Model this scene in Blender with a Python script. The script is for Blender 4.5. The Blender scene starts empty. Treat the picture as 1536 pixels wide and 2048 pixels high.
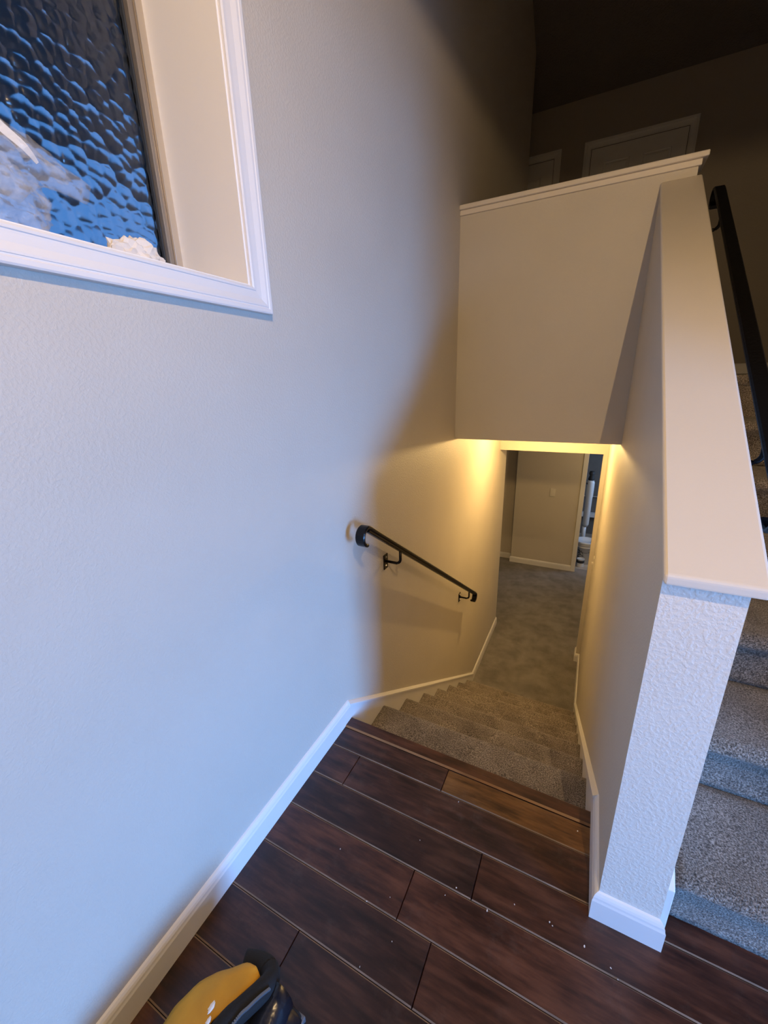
import bpy, bmesh, math, random
from mathutils import Vector, Matrix, noise
random.seed(7)
sc = bpy.context.scene
C = sc.collection
PI = math.pi

# ------------------------------------------------------------------ camera
cam_d = bpy.data.cameras.new('camera')
cam_d.sensor_fit = 'HORIZONTAL'; cam_d.sensor_width = 36.0
cam_d.lens = 803.82 / 1536 * 36.0
cam_d.clip_start = 0.02
cam = bpy.data.objects.new('camera', cam_d); C.objects.link(cam)
def cam_axes(yaw, pitch, roll):
    f = Vector((math.sin(yaw) * math.cos(pitch), math.cos(yaw) * math.cos(pitch), math.sin(pitch)))
    r = Vector((math.cos(yaw), -math.sin(yaw), 0)); u = r.cross(f)
    c, s = math.cos(roll), math.sin(roll)
    return c * r + s * u, -s * r + c * u, f
_r, _u, _f = cam_axes(-0.4777, -0.3105, -0.0290)
cam.matrix_world = Matrix(((_r.x, _u.x, -_f.x, 0.7857), (_r.y, _u.y, -_f.y, -1.1405),
                           (_r.z, _u.z, -_f.z, 1.3546), (0, 0, 0, 1)))
sc.camera = cam

# ------------------------------------------------------------------ world, lights, exposure
sc.view_settings.view_transform = 'Standard'; sc.view_settings.look = 'None'
sc.view_settings.gamma = 1.0; sc.view_settings.use_curve_mapping = False
sc.view_settings.exposure = 0.0
world = bpy.data.worlds.new('world'); sc.world = world; world.use_nodes = True
_bg = world.node_tree.nodes['Background']
_bg.inputs[0].default_value = (0.13, 0.40, 1.0, 1); _bg.inputs[1].default_value = 0.68

def area_light(name, loc, rot, sx, sy, power, col, spread=180):
    l = bpy.data.lights.new(name, 'AREA'); l.shape = 'RECTANGLE'; l.size = sx; l.size_y = sy
    l.energy = power; l.color = col; l.spread = math.radians(spread)
    o = bpy.data.objects.new(name, l); C.objects.link(o); o.location = loc; o.rotation_euler = rot
    return o
# dusk daylight through the front window of the entry room to the right
area_light('entry_daylight', (4.52, -2.05, 1.08), (math.radians(77), 0, math.radians(66)), 1.05, 1.9, 104, (0.155, 0.42, 1.0), 76)
# daylight from the basement window and from the utility room beyond
area_light('basement_daylight', (2.45, 4.1, 0.3), (0, math.radians(65), 0), 0.6, 0.9, 5, (0.45, 0.65, 1.0))
area_light('utility_daylight', (2.2, 5.75, 0.2), (0, math.radians(68), 0), 0.5, 0.6, 16.0, (0.4, 0.62, 1.0))

# ------------------------------------------------------------------ helpers
def new_bm(): return bmesh.new()
def finish(name, bm, mat, parent=None, smooth=False, bevel=0, bseg=2, mats=None, recalc=True):
    me = bpy.data.meshes.new(name)
    if recalc: bmesh.ops.recalc_face_normals(bm, faces=bm.faces[:])
    bm.to_mesh(me); bm.free()
    for m in (mats or [mat]): me.materials.append(m)
    o = bpy.data.objects.new(name, me); C.objects.link(o)
    if parent: o.parent = parent
    if smooth:
        for p in me.polygons: p.use_smooth = True
    if bevel:
        b = o.modifiers.new('bevel', 'BEVEL'); b.width = bevel; b.segments = bseg; b.limit_method = 'ANGLE'
        b.angle_limit = math.radians(35)
    return o
def bx(bm, x0, x1, y0, y1, z0, z1):
    v = [bm.verts.new(c) for c in ((x0,y0,z0),(x1,y0,z0),(x1,y1,z0),(x0,y1,z0),(x0,y0,z1),(x1,y0,z1),(x1,y1,z1),(x0,y1,z1))]
    fs = [bm.faces.new([v[i] for i in f]) for f in ((3,2,1,0),(4,5,6,7),(0,1,5,4),(1,2,6,5),(2,3,7,6),(3,0,4,7))]
    return v, fs
def box(name, mat, x0, x1, y0, y1, z0, z1, parent=None, bevel=0):
    bm = new_bm(); bx(bm, x0, x1, y0, y1, z0, z1)
    return finish(name, bm, mat, parent, bevel=bevel)
def prism_yz(bm, pts, x0, x1):
    a = [bm.verts.new((x0, y, z)) for y, z in pts]; b = [bm.verts.new((x1, y, z)) for y, z in pts]
    n = len(pts)
    bm.faces.new(a); bm.faces.new(b[::-1])
    for i in range(n): bm.faces.new((a[i], b[i], b[(i+1) % n], a[(i+1) % n]))
def sweep(bm, rings, closed_ring=True, caps=True):
    vs = [[bm.verts.new(p) for p in r] for r in rings]
    n = len(rings[0])
    for i in range(len(vs) - 1):
        for j in range(n if closed_ring else n - 1):
            bm.faces.new((vs[i][j], vs[i][(j+1) % n], vs[i+1][(j+1) % n], vs[i+1][j]))
    if caps and closed_ring:
        bm.faces.new(vs[0][::-1]); bm.faces.new(vs[-1])
    return vs
def molding(bm, prof, a, b, out, up, cut_a=0.0, cut_b=0.0):
    """profile points (d out of the wall, h up) run from a to b; cut_* shift each end along the run per unit of out (mitre)"""
    a, b, out, up = Vector(a), Vector(b), Vector(out), Vector(up)
    t = (b - a).normalized()
    sweep(bm, [[a + out*d + up*h + t*(cut_a*d) for d, h in prof], [b + out*d + up*h + t*(cut_b*d) for d, h in prof]])
def tube(bm, pts, rad, seg=10):
    pts = [Vector(p) for p in pts]; rings = []
    for i, p in enumerate(pts):
        t = (pts[min(i+1, len(pts)-1)] - pts[max(i-1, 0)]).normalized()
        ref = Vector((1,0,0)) if abs(t.x) < 0.9 else Vector((0,1,0))
        n = t.cross(ref).normalized(); m = t.cross(n)
        r = rad[i] if isinstance(rad, (list, tuple)) else rad
        rings.append([p + n*(r*math.cos(2*PI*k/seg)) + m*(r*math.sin(2*PI*k/seg)) for k in range(seg)])
    sweep(bm, rings)
def lathe(bm, prof, cx, cy, cz, seg=32, cap=True):
    rings = [[(cx + r*math.cos(2*PI*k/seg), cy + r*math.sin(2*PI*k/seg), cz + z) for k in range(seg)] for r, z in prof]
    sweep(bm, rings, caps=cap)
def tag(o, label=None, cat=None, group=None, kind=None):
    if label: o['label'] = label
    if cat: o['category'] = cat
    if group: o['group'] = group
    if kind: o['kind'] = kind
    return o
def struct(o, label=None):
    o['kind'] = 'structure'
    if label: o['label'] = label
    return o
def empty(name, loc=(0,0,0)):
    o = bpy.data.objects.new(name, None); C.objects.link(o); o.location = loc; o.empty_display_size = 0.05
    return o
def thing(name, label, cat, loc=(0,0,0), group=None): return tag(empty(name, loc), label, cat, group)
def put(o, parent):
    """parent o (built in world coordinates) to an unrotated empty"""
    o.parent = parent; o.matrix_parent_inverse = Matrix.Translation(-Vector(parent.location))
    return o

# ------------------------------------------------------------------ materials
def nodes_of(name):
    m = bpy.data.materials.new(name); m.use_nodes = True
    nt = m.node_tree; return m, nt, nt.nodes['Principled BSDF']
def N(nt, typ, **kw):
    n = nt.nodes.new(typ)
    for k, v in kw.items(): setattr(n, k, v)
    return n
def tex_coord(nt, scale=(1,1,1), kind='Object'):
    tc = N(nt, 'ShaderNodeTexCoord'); mp = N(nt, 'ShaderNodeMapping'); mp.inputs['Scale'].default_value = scale
    nt.links.new(tc.outputs[kind], mp.inputs[0]); return mp.outputs[0]
def ramp(nt, fac, stops):
    r = N(nt, 'ShaderNodeValToRGB'); e = r.color_ramp.elements
    e[0].position, e[0].color = stops[0][0], (*stops[0][1], 1); e[1].position, e[1].color = stops[-1][0], (*stops[-1][1], 1)
    for p, c in stops[1:-1]:
        x = e.new(p); x.color = (*c, 1)
    nt.links.new(fac, r.inputs[0]); return r.outputs[0]
def nz(nt, vec, scale, detail=3, rough=0.5):
    n = N(nt, 'ShaderNodeTexNoise'); n.inputs['Scale'].default_value = scale; n.inputs['Detail'].default_value = detail
    n.inputs['Roughness'].default_value = rough; nt.links.new(vec, n.inputs['Vector']); return n.outputs['Fac']
def bump(nt, b, h, strength, dist):
    n = N(nt, 'ShaderNodeBump'); n.inputs['Strength'].default_value = strength; n.inputs['Distance'].default_value = dist
    nt.links.new(h, n.inputs['Height']); nt.links.new(n.outputs[0], b.inputs['Normal'])

def plain(name, col, rough=0.5, metal=0.0, spec=0.5, bs=None, bstr=0.1, bd=0.001, var=0.0):
    m, nt, b = nodes_of(name)
    b.inputs['Base Color'].default_value = (*col, 1); b.inputs['Roughness'].default_value = rough
    b.inputs['Metallic'].default_value = metal; b.inputs['Specular IOR Level'].default_value = spec
    v = tex_coord(nt)
    if bs: bump(nt, b, nz(nt, v, bs), bstr, bd)
    if var:
        nt.links.new(ramp(nt, nz(nt, v, 9, 4), [(0.3, tuple(c*(1-var) for c in col)), (0.7, tuple(min(1, c*(1+var)) for c in col))]), b.inputs['Base Color'])
    return m
def orange_peel(name, col, scale=150, strength=0.24, dist=0.0018, rough=0.55):
    m, nt, b = nodes_of(name); v = tex_coord(nt)
    h = nz(nt, v, scale, 2.5, 0.55)
    h2 = ramp(nt, h, [(0.42, (0,0,0)), (0.62, (1,1,1))])
    bump(nt, b, h2, strength, dist)
    nt.links.new(ramp(nt, nz(nt, v, 3, 3), [(0.3, tuple(c*0.975 for c in col)), (0.7, tuple(c*1.02 for c in col))]), b.inputs['Base Color'])
    b.inputs['Roughness'].default_value = rough; b.inputs['Specular IOR Level'].default_value = 0.35
    return m
def carpet_mat(name, dark, mid, light, scale=330):
    m, nt, b = nodes_of(name); v = tex_coord(nt)
    f = nz(nt, v, scale, 3, 0.7)
    col = ramp(nt, f, [(0.36, dark), (0.5, mid), (0.64, light)])
    patch = ramp(nt, nz(nt, v, 7, 4, 0.6), [(0.32, (0.66,0.645,0.63)), (0.66, (1.12,1.12,1.12))])
    mx = N(nt, 'ShaderNodeMix', data_type='RGBA', blend_type='MULTIPLY'); mx.inputs['Factor'].default_value = 1
    nt.links.new(col, mx.inputs['A']); nt.links.new(patch, mx.inputs['B']); nt.links.new(mx.outputs['Result'], b.inputs['Base Color'])
    b.inputs['Roughness'].default_value = 1.0; b.inputs['Specular IOR Level'].default_value = 0.05
    b.inputs['Sheen Weight'].default_value = 0.25
    bump(nt, b, nz(nt, v, scale*0.8, 3, 0.7), 1.0, 0.006)
    return m
def wood_mat(name, c0, c1, c2, rough=0.32):
    m, nt, b = nodes_of(name)
    oi = N(nt, 'ShaderNodeObjectInfo'); tc = N(nt, 'ShaderNodeTexCoord')
    ad = N(nt, 'ShaderNodeVectorMath', operation='ADD'); sc_ = N(nt, 'ShaderNodeVectorMath', operation='SCALE')
    cmb = N(nt, 'ShaderNodeCombineXYZ')
    for i in range(3): nt.links.new(oi.outputs['Random'], cmb.inputs[i])
    nt.links.new(cmb.outputs[0], sc_.inputs[0]); sc_.inputs['Scale'].default_value = 37
    nt.links.new(tc.outputs['Object'], ad.inputs[0]); nt.links.new(sc_.outputs[0], ad.inputs[1])
    mp = N(nt, 'ShaderNodeMapping'); mp.inputs['Scale'].default_value = (3.2, 26, 6); nt.links.new(ad.outputs[0], mp.inputs[0])
    grain = nz(nt, mp.outputs[0], 2.2, 6, 0.62)
    mp2 = N(nt, 'ShaderNodeMapping'); mp2.inputs['Scale'].default_value = (3, 9, 3); nt.links.new(ad.outputs[0], mp2.inputs[0])
    cloud = nz(nt, mp2.outputs[0], 2.0, 4, 0.6)
    mixf = N(nt, 'ShaderNodeMath', operation='MULTIPLY_ADD'); mixf.inputs[1].default_value = 0.55
    nt.links.new(grain, mixf.inputs[0])
    m2 = N(nt, 'ShaderNodeMath', operation='MULTIPLY'); m2.inputs[1].default_value = 0.45; nt.links.new(cloud, m2.inputs[0])
    nt.links.new(m2.outputs[0], mixf.inputs[2])
    col = ramp(nt, mixf.outputs[0], [(0.39, c0), (0.5, c1), (0.62, c2)])
    # thin dust / scuffing
    dust = ramp(nt, nz(nt, ad.outputs[0], 12, 6, 0.75), [(0.55, (0,0,0)), (0.8, (0.22,0.22,0.22))])
    mx = N(nt, 'ShaderNodeMix', data_type='RGBA'); nt.links.new(dust, mx.inputs['Factor'])
    nt.links.new(col, mx.inputs['A']); mx.inputs['B'].default_value = (0.17, 0.13, 0.11, 1)
    hv = N(nt, 'ShaderNodeHueSaturation'); nt.links.new(mx.outputs['Result'], hv.inputs['Color'])
    mr = N(nt, 'ShaderNodeMapRange'); mr.inputs['To Min'].default_value = 0.75; mr.inputs['To Max'].default_value = 1.25
    nt.links.new(oi.outputs['Random'], mr.inputs['Value']); nt.links.new(mr.outputs[0], hv.inputs['Value'])
    nt.links.new(hv.outputs[0], b.inputs['Base Color'])
    rr = N(nt, 'ShaderNodeMapRange'); rr.inputs['To Min'].default_value = rough - 0.07; rr.inputs['To Max'].default_value = rough + 0.18
    nt.links.new(cloud, rr.inputs['Value']); nt.links.new(rr.outputs[0], b.inputs['Roughness'])
    bump(nt, b, grain, 0.18, 0.0015)
    return m

M = {}
M['wall'] = orange_peel('wall_paint', (0.60, 0.555, 0.48))
M['wall_smooth'] = orange_peel('wall_paint_fine', (0.60, 0.555, 0.48), 150, 0.14, 0.0012)
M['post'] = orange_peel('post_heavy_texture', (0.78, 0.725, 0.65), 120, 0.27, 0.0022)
M['cap'] = orange_peel('cap_paint', (0.72, 0.665, 0.59), 200, 0.06, 0.0008, 0.4)
M['ceiling'] = orange_peel('ceiling_shade_tint', (0.16, 0.135, 0.125), 70, 0.5, 0.004)  # ceiling colour lowered so it carries the upper hall's shade
M['shaded_wall'] = orange_peel('upstairs_wall_shade_tint', (0.30, 0.265, 0.225), 130, 0.2)  # wall colour darkened, upstairs shade is put into it
M['trim'] = plain('white_trim_paint', (0.80, 0.79, 0.78), 0.32, bs=30, bstr=0.04)
M['jamb'] = plain('jamb_paint', (0.88, 0.85, 0.80), 0.5, bs=60, bstr=0.05)
M['carpet'] = carpet_mat('taupe_carpet', (0.055,0.045,0.037), (0.25,0.213,0.178), (0.56,0.49,0.43), 240)
M['carpet_low'] = carpet_mat('basement_carpet', (0.09,0.082,0.075), (0.215,0.2,0.185), (0.38,0.36,0.34), 240)
M['wood'] = wood_mat('dark_walnut_plank', (0.017,0.0075,0.0055), (0.041,0.0155,0.0105), (0.080,0.032,0.020))
M['wood_red'] = wood_mat('reddish_walnut_plank', (0.026,0.009,0.0055), (0.062,0.021,0.0115), (0.11,0.040,0.021))
M['wood_orange'] = wood_mat('amber_plank', (0.045,0.018,0.006), (0.125,0.055,0.017), (0.19,0.09,0.030))
M['wood_amber'] = plain('bare_amber_edge', (0.26, 0.125, 0.045), 0.35, var=0.2)
M['worn'] = plain('worn_plank_edge', (0.19, 0.13, 0.09), 0.6, var=0.3)
M['sub'] = plain('dark_floor_gap', (0.03, 0.022, 0.018), 0.9, var=0.3)
M['iron'] = plain('dark_bronze_metal', (0.012, 0.010, 0.009), 0.32, 0.6, bs=160, bstr=0.25, bd=0.001)
M['iron_worn'] = plain('worn_black_metal', (0.010, 0.009, 0.009), 0.38, 0.5, bs=90, bstr=0.5, bd=0.002)
M['steel'] = plain('bare_screw_steel', (0.5, 0.48, 0.45), 0.35, 1.0)
M['alum'] = plain('window_aluminium', (0.62, 0.56, 0.48), 0.33, 0.9, bs=300, bstr=0.04)
M['bronze'] = plain('dull_frame_lip', (0.30, 0.26, 0.21), 0.5, 0.6)
m, nt, b = nodes_of('clear_glass'); b.inputs['Transmission Weight'].default_value = 1.0; b.inputs['Roughness'].default_value = 0.0
M['pane'] = m
M['gasket'] = plain('black_gasket', (0.03, 0.035, 0.04), 0.6)
M['switch'] = plain('ivory_plastic', (0.72, 0.68, 0.60), 0.35)
M['black'] = plain('black_fabric', (0.006, 0.006, 0.007), 0.85, bs=600, bstr=0.4)
M['white_pl'] = plain('white_plastic', (0.72, 0.74, 0.76), 0.25)
M['pail'] = plain('pail_plastic', (0.62, 0.61, 0.58), 0.4)
M['ink'] = plain('black_print', (0.03, 0.03, 0.032), 0.6)
M['vinyl'] = plain('beige_vinyl_floor', (0.42, 0.36, 0.30), 0.45, var=0.15)
M['eave'] = plain('dark_eave_boards', (0.30, 0.33, 0.40), 0.8, var=0.3)
M['ground'] = plain('yard_ground', (0.05, 0.06, 0.04), 0.95, var=0.4)
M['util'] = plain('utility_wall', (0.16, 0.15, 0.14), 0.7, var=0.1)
M['chip'] = plain('paint_chip', (0.75, 0.72, 0.68), 0.6)
M['door'] = plain('white_door_paint', (0.62, 0.60, 0.57), 0.45, bs=40, bstr=0.05)

# ------------------------------------------------------------------ layout numbers (metres)
W, T = 0.939, 0.132            # lower flight width, half wall thickness
YP = -0.290                    # front of the half-wall post
D1, ZB, ZT = 1.405, 1.0, 2.222 # bulkhead face, its lower and upper edge
RD, GO, Y1 = 0.187, 0.2758, 0.3116   # lower riser, going, first carpeted nosing
ZL = -8 * RD                   # basement floor
ZU = 1.345                     # upper floor
RU = ZU / 7
XR = 2.15                      # right wall
YF = -1.9                      # wall behind the camera
ZC = 3.77                      # upper ceiling
YFAR = 3.85                    # far wall upstairs
SL = 0.6925                    # slope of the half-wall cap
ZC0 = 1.016                    # cap top height at Y = YP
YH = 2.92                      # face of the header at the bottom of the flight
YB = 5.17                      # basement far wall
BH, BT = 0.091, 0.014          # baseboard
BASE_PROF = [(0,0),(BT,0),(BT,0.066),(BT*0.86,0.072),(BT*0.80,0.078),(BT*0.62,0.084),(BT*0.35,0.089),(0,0.091)]

# ------------------------------------------------------------------ room shell
WY0, WY1, WZ0, WZ1 = -1.12, -0.302, 1.588, 2.62     # window opening
bm = new_bm()
XT = -0.30; ZV = 6.9
bx(bm, XT, 0, YF, WY0, ZL-0.1, ZV); bx(bm, XT, 0, WY0, WY1, ZL-0.1, WZ0); bx(bm, XT, 0, WY0, WY1, WZ1, ZV)
bx(bm, XT, 0, WY1, 3.27, ZL-0.1, ZV)
bx(bm, XT, 0, 3.27, 3.43, ZB, ZV)
struct(finish('wall_left', bm, M['wall']), 'greige orange-peel wall running down beside the stairs')

struct(box('wall_front', M['wall'], XT, XR+0.15, YF-0.15, YF, ZL-0.1, ZV))
DY0, DY1, DZ = YF, -0.35, 2.15          # wide opening to the entry room
XV, YV = 4.6, -3.0                       # entry room extents
bm = new_bm()
bx(bm, XR, XR+0.15, DY0, DY1, DZ, 2.35); bx(bm, XR, XR+0.15, DY1, 1.6, 0, 2.35); bx(bm, XR, XR+0.15, 1.6, YFAR+0.15, 0, ZU)
bx(bm, XR, XR+0.15, YF, 3.05, ZL-0.1, -0.06)
struct(finish('wall_right', bm, M['wall_smooth']))
VY0, VY1, VZ0, VZ1 = -2.65, -1.45, 0.10, 2.05
bm = new_bm()
bx(bm, XV, XV+0.15, YV, VY0, -0.06, 2.45); bx(bm, XV, XV+0.15, VY1, DY1, -0.06, 2.45); bx(bm, XV, XV+0.15, VY0, VY1, -0.06, VZ0); bx(bm, XV, XV+0.15, VY0, VY1, VZ1, 2.45)
bx(bm, XR, XV+0.15, YV-0.15, YV, -0.06, 2.45); bx(bm, XR+0.15, XV+0.15, DY1, DY1+0.12, -0.06, 2.35); bx(bm, XR, XR+0.15, YV, YF, -0.06, 2.45)
struct(finish('wall_entry', bm, M['wall_smooth']))
struct(box('ceiling_entry', M['wall_smooth'], XR, XV+0.15, YV-0.15, DY1+0.12, 2.35, 2.47))
struct(box('floor_entry', M['wood'], XR+0.001, XV+0.15, YV-0.15, DY1+0.12, -0.06, -0.0005))
KV = 0.5
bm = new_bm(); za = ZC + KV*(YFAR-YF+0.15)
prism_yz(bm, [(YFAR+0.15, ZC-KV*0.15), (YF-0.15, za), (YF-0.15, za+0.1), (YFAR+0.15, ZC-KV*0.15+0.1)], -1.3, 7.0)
struct(finish('ceiling', bm, M['ceiling']), 'sloping ceiling over the upper hall, its shade painted into the colour')
struct(box('wall_living', M['shaded_wall'], 6.9, 7.0, YF, YFAR, ZU, ZV))
struct(box('wall_living_near', M['shaded_wall'], XR+0.15, 7.0, YF-0.15, YF, ZU, ZV))
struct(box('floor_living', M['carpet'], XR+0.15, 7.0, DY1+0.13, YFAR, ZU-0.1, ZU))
struct(box('wall_far', M['shaded_wall'], -1.3, 7.0, YFAR, YFAR+0.15, ZB, ZC+0.02), 'dim upstairs wall with two white doors')
struct(box('wall_hall_end', M['shaded_wall'], -1.3, -1.2, 3.43, YFAR, ZU, ZV))
struct(box('wall_hall_side', M['shaded_wall'], -1.3, XT, 3.33, 3.43, ZB, ZV))

# half wall beside the flights (one continuous face down to the basement)
def zcap(y): return ZC0 + SL * (y - YP)
CT = 0.021
bm = new_bm()
prism_yz(bm, [(YP, 0.0), (-0.02, 0.0), (-0.02, ZL-0.05), (YH+0.12, ZL-0.05), (YH+0.12, ZB), (D1, ZB), (D1, zcap(D1)-CT), (YP, zcap(YP)-CT)], W, W+T)
o = finish('wall_half', bm, None, mats=[M['wall_smooth'], M['post']])
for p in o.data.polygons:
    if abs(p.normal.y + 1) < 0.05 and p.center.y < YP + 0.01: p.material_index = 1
struct(o, 'half wall with textured end post between the down and up stairs')
# sloped cap board
bm = new_bm()
ya, yb = YP - 0.020, D1
prism_yz(bm, [(ya, zcap(ya)-CT), (yb, zcap(yb)-CT), (yb, zcap(yb)), (ya, zcap(ya))], W-0.003, W+T+0.020)
struct(finish('trim_1', bm, M['cap'], bevel=0.006, bseg=3), 'smooth cream sloped cap board on top of the half wall')
# bulkhead wall with its cap
struct(box('wall_bulkhead', M['wall_smooth'], 0, W+T, D1, D1+0.125, ZB-0.002, ZT), 'beige guard wall above the lower flight')
t = struct(empty('trim_2'), 'white two-step cap moulding along the top of the guard wall')
box('bed_moulding', M['cap'], 0, W+T+0.010, D1-0.011, D1+0.136, ZT, ZT+0.024, t, 0.002)
box('cap_board', M['cap'], 0, W+T+0.030, D1-0.026, D1+0.151, ZT+0.024, ZT+0.046, t, 0.004)

# slabs
struct(box('floor_upper', M['carpet'], -1.3, XR, D1+0.125, YFAR, ZB, ZU))
o = box('floor_upper_edge', M['carpet'], W+T, XR, D1+0.02, D1+0.125, ZB+0.02, ZU); o.parent = bpy.data.objects['floor_upper']; o.name = 'slab_edge'
struct(box('floor_basement', M['carpet_low'], -2.3, 2.5, Y1+5*GO, YB+0.13, ZL-0.1, ZL), 'grey-brown carpet floor of the basement')
struct(box('ceiling_basement', M['wall_smooth'], -2.3, 2.5, 3.04, 7.1, 0.92, 1.0))
struct(box('ceiling_stair', M['wall_smooth'], 0, W, D1+0.125, 3.04, 0.985, 1.0))

# header and stub at the foot of the flight
bm = new_bm(); HZ = 0.695
bx(bm, 0, W, YH, YH+0.12, HZ, 0.985); bx(bm, 0.905, W, YH, YH+0.12, ZL, HZ)
struct(finish('wall_header', bm, M['wall_smooth']), 'cream header and stub over the opening at the stair foot')

# basement walls
bm = new_bm(); bx(bm, -2.3, -0.165, YB+0.12, YB+0.24, ZL, 0.92); bx(bm, -0.165, 0.735, YB, YB+0.12, ZL, 0.92); bx(bm, 0.735, 2.5, YB, YB+0.12, 0.56, 0.92)
bx(bm, 1.62, 2.5, YB, YB+0.12, ZL, 0.56)
struct(finish('wall_basement_far', bm, M['wall_smooth']), 'olive-beige basement wall with a jog and a light switch')
bm = new_bm(); bx(bm, -2.4, -2.3, 3.15, YB+0.24, ZL, 0.92); struct(finish('wall_basement_left', bm, M['wall_smooth']))
bm = new_bm(); bx(bm, -2.3, -0.02, 3.15, 3.268, ZL, 0.92); struct(finish('wall_basement_near', bm, M['wall_smooth']))
bm = new_bm(); bx(bm, 2.5, 2.6, 3.0, 7.1, ZL, 0.92); bx(bm, W+T, 2.5, 2.95, 3.04, ZL, 0.92); struct(finish('wall_basement_right', bm, M['wall_smooth']))
# utility room beyond
struct(box('floor_utility', M['vinyl'], 0.3, 2.5, YB+0.13, 7.0, ZL-0.1, ZL), 'beige vinyl floor past the basement doorway')
bm = new_bm(); bx(bm, 0.2, 2.5, 7.0, 7.1, ZL, 0.92); bx(bm, 0.2, 0.3, YB+0.24, 7.0, ZL, 0.92); struct(finish('wall_utility', bm, M['util']))

# ------------------------------------------------------------------ landing floor: planks
ROW0, ROW1, PW = -0.056, -0.147, 0.1288
fl = struct(box('floor', M['sub'], 0, XR, YF, -0.01, -0.06, -0.0115), 'dark wood plank landing floor')
def plank(x0, x1, y0, y1, mat, zt=0.0, worn=True):
    g, b_ = 0.0008, 0.0030
    x0 += g; x1 -= g; y0 += g; y1 -= g
    cx, cy = (x0+x1)/2, (y0+y1)/2
    hx, hy = (x1-x0)/2, (y1-y0)/2
    bm = new_bm(); zz = (-0.012, zt-0.0022, zt)
    rs = []
    for ins, z in ((0, zz[0]), (0, zz[1]), (b_, zz[2])):
        rs.append([bm.verts.new((sx*(hx - (ins*0.5)), sy*(hy - ins), z)) for sx, sy in ((-1,-1),(1,-1),(1,1),(-1,1))])
    for i in range(2):
        for j in range(4):
            f = bm.faces.new((rs[i][j], rs[i][(j+1)%4], rs[i+1][(j+1)%4], rs[i+1][j]))
            if i == 1 and j in (0, 2) and worn: f.material_index = 1
    bm.faces.new(rs[2]); bm.faces.new(rs[0][::-1])
    o = finish('plank', bm, None, fl, mats=[mat, M['worn']]); o.location = (cx, cy, 0)
    return o
wd, wr, wo = M['wood'], M['wood_red'], M['wood_orange']
XE = W - 0.0005
plank(0, 0.461, ROW1, ROW0, wd); plank(0.461, XE, ROW1, ROW0, wo)
y0 = ROW1
rows = [  # (joints, materials)
    ([0, 0.139, XE], [wd, wd]),
    ([0, 0.638, 1.62, XR], [wd, wr, wr]),
    ([0, 0.472, 1.55, XR], [wr, wr, wd]),
    ([0, 0.571, 1.75, XR], [wd, wr, wd]),
    ([0, 0.254, 1.35, XR], [wd, wd, wr]),
    ([0, 0.82, 1.7, XR], [wd, wr, wd]),
    ([0, 0.4, 1.3, XR], [wr, wd, wd]),
    ([0, 0.9, 1.9, XR], [wd, wr, wd]),
    ([0, 0.3, 1.2, XR], [wd, wd, wr]),
    ([0, 0.7, 1.5, XR], [wr, wd, wd]),
]
for js, ms in rows:
    y1 = y0 - PW
    if y1 < YF: break
    for a, b, m in zip(js[:-1], js[1:], ms): plank(a, b, y1, y0, m)
    y0 = y1
plank(0, 1.1, YF, y0, wd); plank(1.1, XR, YF, y0, wr)
plank(W+T, XR, ROW1-PW, -0.19, wr)
# bull-nosed landing edge
bm = new_bm()
pr = [(ROW0+0.001, -0.012), (ROW0+0.001, 0.0005), (ROW0+0.008, 0.004), (-0.006, 0.004)]
for k in range(1, 8): pr.append((-0.009 + 0.009*math.sin(PI*k/7), -0.005 + 0.009*math.cos(PI*k/7)))
pr += [(-0.02, -0.016)]
prism_yz(bm, pr, 0.0, XE)
o = finish('nosing', bm, None, fl, mats=[M['wood_red'], M['wood_amber']])
for p in o.data.polygons:
    if p.normal.y < -0.2 and p.normal.z > 0.2: p.material_index = 1
box('edge_riser', M['wood'], 0, XE, -0.03, -0.012, -RD-0.01, -0.014, fl)

# ------------------------------------------------------------------ carpeted stairs
def step_mesh(yr, ynose, zlow, ztop, yback, x0, x1, seed=0, drop=0.0):
    """carpet wrapped step: riser foot (yr, zlow), nosing bulge at ynose, tread back to yback"""
    R = 0.034; prof = [(yr, zlow - drop), (yr, zlow + 0.02), (yr-0.002, ztop - 0.065), (ynose+0.010, ztop - 0.048)]
    for k in range(0, 9):
        a = PI*1.0 + (PI/2) * k/8
        prof.append((ynose + R + R*math.cos(a), ztop - R - R*math.sin(a)))
    n = 8
    for k in range(1, n+1): prof.append((ynose + R + (yback - ynose - R)*k/n, ztop - 0.002*math.sin(PI*k/n)))
    nx = 36; rings = []
    for i in range(nx+1):
        x = x0 + (x1-x0)*i/nx
        ring = []
        for y, z in prof:
            d = noise.noise(Vector((x*14+seed, y*14, z*14)))*0.0025 + noise.noise(Vector((x*40, y*40, z*40+seed)))*0.0012
            ring.append((x, y - d*0.7, z + d))
        rings.append(ring)
    bm = new_bm(); vs = sweep(bm, rings, closed_ring=False)
    # underside and ends
    vb = [[bm.verts.new((r[-1][0], yback, ztop-0.03)), bm.verts.new((r[0][0], yr+0.03, zlow - drop))] for r in rings]
    for i in range(nx):
        bm.faces.new((vs[i][-1], vs[i+1][-1], vb[i+1][0], vb[i][0]))
        bm.faces.new((vb[i][0], vb[i+1][0], vb[i+1][1], vb[i][1]))
        bm.faces.new((vb[i][1], vb[i+1][1], vs[i+1][0], vs[i][0]))
    for i in (0, nx):
        bm.faces.new(vs[i] + vb[i])
    return bm
lower = thing('staircase', 'taupe carpeted stairs going down from the wood landing to the basement', 'stairs', (W/2, 0.2, ZL))
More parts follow.
